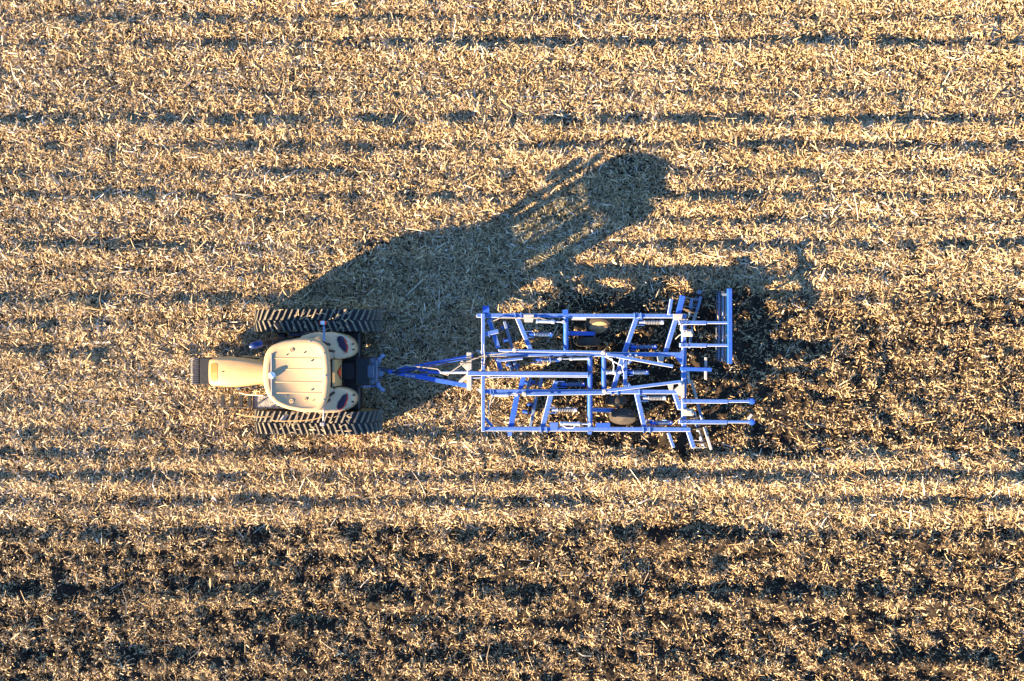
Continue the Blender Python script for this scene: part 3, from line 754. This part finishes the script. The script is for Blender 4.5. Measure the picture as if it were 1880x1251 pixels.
# tongue
bar('tongue_arm', 728, 681, 868, 654, .78, 8, .14, 'blue_shaded', HF + .03)
bar('tongue_arm', 727, 684.5, 860, 709, .78, 8, .14, 'blue_shaded', HF + .03)
bar('tongue_brace', 846, 664, 866, 684, HF + .02, 7.5, .05, 'dusty')
bar('tongue_brace', 844, 703, 864, 686, HF + .02, 7.5, .05, 'dusty')
bar('clevis', 712, 683, 734, 683, .72, 7, .10, 'blue_shaded')
MB().cyl(P(808, 684, .86), P(862, 684, .98), .042, 14).build('tongue_jack', M['chrome'], K)
bar('jack_mount', 770, 680, 786, 680, .80, 4, .12, 'blue_shaded'); bar('jack_mount', 770, 688, 786, 688, .80, 4, .12, 'blue_shaded')
rod('jack_rod', 786, 683, 810, 684, .82, .05, 'blue_shaded')
bar('manual_bracket', 745, 670.5, 757, 673.5, .86, 3.5, .05, 'dusty')
# hoses
def hose(pts, r=.012, mat='hose'):
    MB().tube([P(a, b, h) for a, b, h in pts], r, 6).build('hydraulic_hose', M[mat], K)
hose([(722, 682, .9), (731, 676, .92), (744, 671, .95), (752, 672, .95), (790, 676, .98), (804, 678, 1.02), (812, 686, 1.0), (822, 689, 1.0), (830, 682, 1.03), (850, 668, 1.05), (872, 658, 1.05), (900, 654, 1.05), (930, 655, 1.03)], .016)
hose([(868, 660, 1.05), (890, 652, 1.06), (915, 650, 1.05), (935, 646, 1.02)], .016)
hose([(905, 590, .98), (917, 584, 1.0), (940, 584, .98), (963, 585, .98), (990, 584, 1.0), (1008, 589, 1.0)], .014)
hose([(1110, 655, 1.02), (1124, 660, 1.1), (1127, 672, 1.08), (1126, 683, 1.0)], .013, 'white')
hose([(1112, 655, 1.02), (1130, 666, 1.1), (1142, 672, 1.08), (1144, 684, 1.0)], .013, 'white')
hose([(1032, 781, 1.0), (1040, 786, 1.0), (1052, 786, 1.0), (1058, 780, 1.0)], .012, 'white')
hose([(1246, 588, 1.0), (1250, 597, 1.0), (1249, 606, .98), (1254, 612, 1.0)], .013, 'dusty')
hose([(1240, 623, .9), (1247, 616, .98), (1256, 612, 1.02)], .013, 'dusty')
hose([(1235, 780, .9), (1244, 772, 1.0), (1250, 768, 1.0)], .012)
hose([(888, 632, 1.08), (890, 660, 1.1), (888, 672, 1.05)], .014, 'dusty')
hose([(906, 733, 1.0), (899, 745, .98), (903, 728, 1.0)], .010, 'dusty')
hose([(720, 684, .80), (738, 679, .86), (760, 676, .92), (800, 669, .98), (840, 661, 1.02), (866, 657, 1.06), (905, 657, 1.05), (960, 656, 1.02), (1020, 655, 1.03), (1078, 654, 1.0)], .014, 'black')
hose([(720, 685, .80), (742, 684, .84), (768, 678, .96), (806, 672, 1.0), (846, 666, 1.05), (880, 667, 1.06), (930, 681, 1.1), (990, 681.5, 1.08), (1060, 683, 1.06), (1104, 684, 1.0)], .014, 'black')
# hydraulic cylinders
def ram(x0, x1, y, h, y1=None, r=.05):
    y1 = y1 or y; xm = x0 + (x1 - x0) * .66; ym = y + (y1 - y) * .66
    a, b, c_ = P(x0, y, h), P(xm, ym, h), P(x1, y1, h)
    d = (b - a).normalized()
    o = MB().cyl(a, b, r, 14).cyl(b - d * .07, b + d * .01, r * 1.3, 14).cyl(a - d * .0, a + d * .05, r * 1.25, 14).build('hydraulic_cylinder', M['chrome'], K)
    MB().cyl(b, c_, r * .42, 10).lathe(c_, (0, 0, 1), [(-.05, .05), (.05, .05)], 12).build('piston_rod', M['chrome'], o)
ram(984, 1034, 590, .98, 591.5); ram(1082, 1028, 658.5, .96, 659.5, r=.04); ram(1028, 1082, 777.5, .98, 779); ram(902, 948, 725.5, .95, 725.5, .045); ram(1112, 1138, 684, .93, 684, .05)
# shanks with their cushion springs
SP = [(971, 1014, 614, 1), (984, 1027, 661, 1), (1173, 1218, 592, 0), (1158, 1205, 637.5, 1), (1152, 1190, 684, 1), (1180, 1222, 731, 0), (1030, 1074, 706, 1), (1013, 1059, 753, 0), (1194, 1234, 777, 1)]
for x0, x1, y, dark in SP:
    h = .84; a, b = P(x0, y, h), P(x1, y, h)
    mat = 'blue_grey' if dark else 'ridge_steel'
    L_ = b.x - a.x
    sh = MB()
    # curved shank running back and down into the soil
    z0 = .72
    pts = [(a.x - .1, a.y, z0), (a.x + .15, a.y, z0 - .02), (a.x + .42, a.y, z0 - .10), (a.x + .62, a.y, z0 - .30), (a.x + .62, a.y, z0 - .52), (a.x + .48, a.y, z0 - .72)]
    for p, q_ in zip(pts, pts[1:]): sh.bar(p, q_, .06, .06, .01)
    s = sh.build('spring_shank', M['blue_grey'], K)
    n = 10; turns = []
    for k in range(n * 10 + 1):
        t = k / 10 / n; an = 2 * math.pi * k / 10
        turns.append((a.x + .16 + (L_ - .24) * t, a.y + .056 * math.cos(an), a.z + .056 * math.sin(an)))
    MB().tube(turns, .015, 5).build('coil_spring', M[mat], s)
    MB().cyl((a.x, a.y, a.z), (a.x + .17, a.y, a.z), .05, 14).cyl((b.x - .1, a.y, a.z), (b.x, a.y, a.z), .066, 14).cyl((a.x + .1, a.y, a.z), (b.x, a.y, a.z), .016, 8).build('spring_housing', M['blue_shaded'] if dark else M['chrome'], s)
    MB().lathe((b.x - .05, a.y + .03, a.z + .06), (0, 0, 1), [(-.02, .018), (.04, .018), (.045, .01)], 8).build('spring_bolt', M['dusty'], s)
    MB().bar((a.x - .17, a.y - .085, h + .01), (a.x + .16, a.y - .085, h + .01), .02, .10, .004).bar((a.x - .17, a.y + .085, h + .01), (a.x + .10, a.y + .085, h + .01), .02, .10, .004).build('pivot_bracket', M['blue'], s)
    px = pts[-1]
    MB().bar((px[0] + .05, px[1], px[2] + .04), (px[0] - .14, px[1], px[2] - .08), .12, .025).build('point', M['soil_disc'], s)
# clamp plates and mounting plates
for x0, x1, y0, y1, h, mt in ((961, 980, 578, 592, HF + .02, 'dusty'), (1009, 1025, 776, 790, HF + .02, 'blue'), (1207, 1219, 653, 667, HF - .02, 'dusty'), (1226, 1236.5, 703, 717, HF - .02, 'dusty'),
                              (886, 898, 562, 575, HF + .02, 'blue_shaded'), (1033, 1043, 569, 578, HF + .02, 'blue_shaded'), (1094, 1120, 777, 784.5, HF - .01, 'blue_shaded'), (931, 941, 793, 801, HF - .1, 'blue'), (1078, 1087, 793, 798, HF - .02, 'blue'),
                              (1048, 1076, 583, 588, HF - .05, 'dusty'), (1236, 1253, 577, 588, HF + .03, 'dusty'), (1250, 1263, 586, 597, HF + .01, 'dusty')):
    a, b = P(x0, y1, h), P(x1, y0, h); _j[0] += 1
    poly = [(a.x + .03, a.y), (b.x - .03, a.y), (b.x, b.y), (a.x, b.y)] if mt in ('dusty', 'blue') and x1 - x0 < 20 else [(a.x, a.y), (b.x, a.y), (b.x, b.y), (a.x, b.y)]
    MB().prism(poly, h - .10, h + .021 + (_j[0] % 5) * .003).build('mounting_plate', M[mt], K)
for x, y, ln in ((946, 579.5, 0), (957, 579.5, 0), (1165, 580, 0), (1177, 580, 0), (1011, 719, 0), (1024, 719, 0), (1122, 720, 0), (1134, 720, 0), (1174, 720, 0), (993, 789, 0), (1004, 789, 0), (1181, 789, 0), (1193, 789, 0), (1010, 660, 0), (901, 719, 0), (906, 719, 0), (898, 614, 0)):
    _j[0] += 1; p = P(x, y, HF)
    MB().bar((p.x - .012, p.y + .09, HF + .012), (p.x + .012, p.y - .09, HF + .012), .03, .05, .006).build('u_bolt', M['blue'], K)
# corner gussets
for a, b in (((872, 643), (887, 654)), ((873, 714), (887, 727))):
    p, q_ = P(*a, HF - .05), P(*b, HF - .05)
    MB().prism([(p.x, p.y), (q_.x, p.y), (q_.x, q_.y)], HF - .12, HF - .035).build('gusset', M['dusty'], K)
for a, b, c, d in ((894, 593, 905, 583), (891, 768, 904, 784), (1152, 704, 1168, 722), (1153, 668, 1164, 656)):
    bar('corner_brace', a, b, c, d, HF - .04, 5, .08)
p = [P(1238, 715, HF), P(1256, 700, HF), P(1256, 732, HF), P(1246, 726, HF)]
MB().prism([(v.x, v.y) for v in p], HF - .03, HF + .034).build('gusset', M['dusty'], K)
p = [P(1238, 655, HF), P(1254, 672, HF), P(1256, 640, HF)]
MB().prism([(v.x, v.y) for v in p], HF - .05, HF + .028).build('gusset', M['blue'], K)
bar('stub_arm', 890, 614, 915, 608, HF + .02, 8, .1); bar('stub_arm', 1228, 578, 1233, 549, HF, 6, .1)
rod('tie_rod', 897, 735, 898, 762, .95, .02, 'dusty')
# gauge wheels
def gauge_wheel(px, py, h, tilt, yaw, mat_r='rim', r=.37, wd=.24):
    c = P(px, py, h); ax = Matrix.Rotation(R(yaw), 3, 'Z') @ (Matrix.Rotation(R(tilt), 3, 'X') @ Vector((0, -1, 0)))
    w_ = MB().lathe(c, ax, [(-wd / 2, r * .6), (-wd / 2, r * .86), (-wd * .38, r * .97), (-wd * .1, r), (wd * .1, r), (wd * .38, r * .97), (wd / 2, r * .86), (wd / 2, r * .64)], 32).build('gauge_wheel', M['tyre'], K)
    MB().lathe(c, ax, [(-wd * .53, .05), (-wd * .54, r * .62), (wd * .51, r * .72), (wd * .56, r * .66), (wd * .53, r * .3), (wd * .62, .09), (wd * .66, .02)], 28).build('wheel_disc', M[mat_r], w_)
    return w_
gauge_wheel(1098, 597, .50, -38, 4, 'rim', .38, .2)
gauge_wheel(1080, 628, .37, -3, 0, 'tyre', .36, .25)
gauge_wheel(1131, 736, .40, -10, 0, 'rim', .33, .24)
gauge_wheel(1143, 765, .42, -32, -6, 'soil_disc', .40, .2)
bar('wheel_arm', 1043, 612, 1091, 613, .78, 8, .12, 'blue_shaded', .55)
bar('wheel_arm', 1087, 753, 1128, 754, .78, 8, .12, 'blue', .5)
rod('axle', 1091, 606, 1091, 628, .45, .04, 'cast'); rod('axle', 1132, 742, 1138, 764, .45, .04, 'cast')
# rear arms (outer sleeve, inner slide)
for y, x0, xm, x1, h in ((592.5, 1247, 1297, 1338, HF + .05), (634, 1248, 1297, 1338, HF + .05), (737, 1251, 1336, 1376, HF + .05), (775, 1247, 1335, 1376, HF + .05)):
    s = bar('arm_sleeve', x0, y, xm, y + .5, h, 7.5, .13); bar('arm_slide', xm - 2, y, x1, y, h - .015, 5, .09, 'blue', parent=None)
    for dx in (6, 15):
        for dy in (-2, 2):
            p = P(x0 + dx, y + dy, h); MB().lathe((p.x, p.y, h), (0, 0, 1), [(0, .014), (.03, .014), (.033, .006)], 8).build('sleeve_bolt', M['black'], s)
bar('drag_arm', 1250, 677.5, 1307, 679, HF + .02, 7, .12, 'blue_shaded')
bar('drag_stub', 1296, 656, 1296, 697, HF - .10, 4.5, .07, 'dusty')
for y in (737, 775):
    p = P(1380, y, HF); MB().lathe((p.x, p.y, HF - .16), (0, 0, 1), [(0, .09), (.2, .09), (.21, .06), (.21, .003)], 8).build('arm_end_cap', M['blue_shaded'], K)
bar('end_plate', 1374, 770, 1381, 761, HF + .03, 5, .05, 'dusty')
# rear cross bar carrying the rolling basket
bar('harrow_beam', 1340, 530, 1340.5, 668, HF + .10, 8, .13, 'blue_shaded')
for x, r, h, mt in ((1320.5, .028, .45, 'blue_grey'), (1327.5, .03, .52, 'blue_grey'), (1332, .022, .40, 'hose'), (1324, .022, .28, 'cast'), (1316, .022, .33, 'cast')):
    rod('basket_bar', x, 538, x - 1, 661, h, r, mt)
for y in (537, 592, 634, 663):
    p = P(1325, y, .40); MB().lathe(p, (0, 1, 0), [(-.012, .19), (.012, .19)], 20).build('basket_disc', M['cast'], K)
for y in (592, 634):
    bar('basket_hanger', 1338, y, 1326, y, HF, 4, .05, 'blue_grey', .45)
for y in (541, 660):
    bar('basket_link', 1322, y, 1340, y, .5, 5, .05, 'cast', .85)
# levelling discs at both rear corners
bar('disc_beam', 1254, 543, 1245, 579, HF - .02, 10, .10, 'blue_shaded')
bar('disc_beam', 1264, 793, 1274, 823, HF - .10, 8, .10, 'blue')
bar('disc_arm', 1227, 795, 1237, 822, HF - .25, 6, .08, 'blue')
def disc(px, py, h, yaw, r=.27, mat='soil_disc', hub='blue_grey', name='levelling_disc'):
    c = P(px, py, h); ax = Matrix.Rotation(R(yaw), 3, 'Z') @ Vector((0, 1, 0))
    o = MB().lathe(c, ax, [(-.045, .05), (-.04, .12), (-.015, r * .75), (.012, r), (.018, r), (-.005, r * .75), (-.028, .12), (-.032, .04)], 28).build(name, M[mat], K)
    MB().cyl(c - ax * .10, c + ax * .16, .055, 14).build('disc_hub', M[hub], o)
    return o
disc(1276, 556, .36, -14); disc(1268, 572, .36, -14); disc(1283, 543, .36, -14, .25)
for x, y in ((929, 601), (934, 624), (938, 668), (947, 672), (984, 703), (971, 704), (969, 757), (978, 744)):
    disc(x, y, .27, 80 + (14 if y < 690 else -14) + 90 - 80, .22, 'soil_disc', 'blue_shaded', 'coulter_disc')
rod('disc_axle', 1264, 584, 1281, 540, .42, .03, 'cast')
rod('disc_standard', 1270, 549, 1267, 566, .66, .05, 'blue_grey')
bar('scraper_bar', 1287, 545, 1279, 572, .62, 5, .05, 'blue_grey'); bar('scraper_bar', 1279, 572, 1271, 596, .60, 5, .05, 'dusty'); bar('scraper_bar', 1271, 598, 1266, 640, .5, 4, .05, 'blue_grey')
for y in (546, 562, 578):
    rod('scraper', 1256, y, 1284, y + 5, .6, .012, 'dusty')
for x, y in ((1276, 766), (1281, 786), (1289, 812)):
    disc(x, y, .34, 14, .24, 'soil_disc', 'chrome')
rod('disc_axle', 1272, 755, 1294, 822, .40, .03, 'cast')
bar('scraper_bar', 1269, 699, 1279, 732, .62, 5, .05, 'dusty'); bar('scraper_bar', 1281, 742, 1291, 776, .60, 5, .05, 'blue_grey'); bar('scraper_bar', 1293, 784, 1306, 826, .58, 5, .05, 'dusty')
for x, y in ((1266, 808), (1270, 823)):
    rod('scraper', x, y, x + 28, y + (-2 if y > 815 else 2), .5, .012, 'dusty')
bar('turnbuckle', 1263, 682, 1265, 706, HF - .05, 5, .08, 'dusty')
for x, y in ((1262, 612), (1262, 757)):
    p = P(x, y, HF)
    MB().box((p.x, p.y, HF + .04), (.30, .20, .10), None, .02).box((p.x + .02, p.y + .01, HF + .10), (.16, .10, .05), None, .01).build('valve_block', M['dusty'], K)
for x, y in ((1256, 611), (1250, 706), (1157, 652), (1168, 653)):
    p = P(x, y, HF + .1); MB().lathe((p.x, p.y, HF), (0, 0, 1), [(0, .05), (.06, .05), (.07, .03), (.10, .03), (.10, .002)], 10).build('pin', M['chrome'], K)
# pale worn marks on the tongue arm
for x0, x1, y0, y1 in ((744, 749, 688.2, 689.2), (750.5, 753, 689.3, 689.8), (755, 762, 690.2, 691.5)):
    _j[0] += 1; f0 = (x0 - 727) / 133; f1 = (x1 - 727) / 133; dz = .25 * f0
    a = P(x0, y0, .80 + .25 * f0); b = P(x1, y1, .80 + .25 * f1); a.z += .012; b.z += .012
    MB().bar(a, b, .05, .006, 0).build('worn_marking', M['dusty'], K)
settle(K)
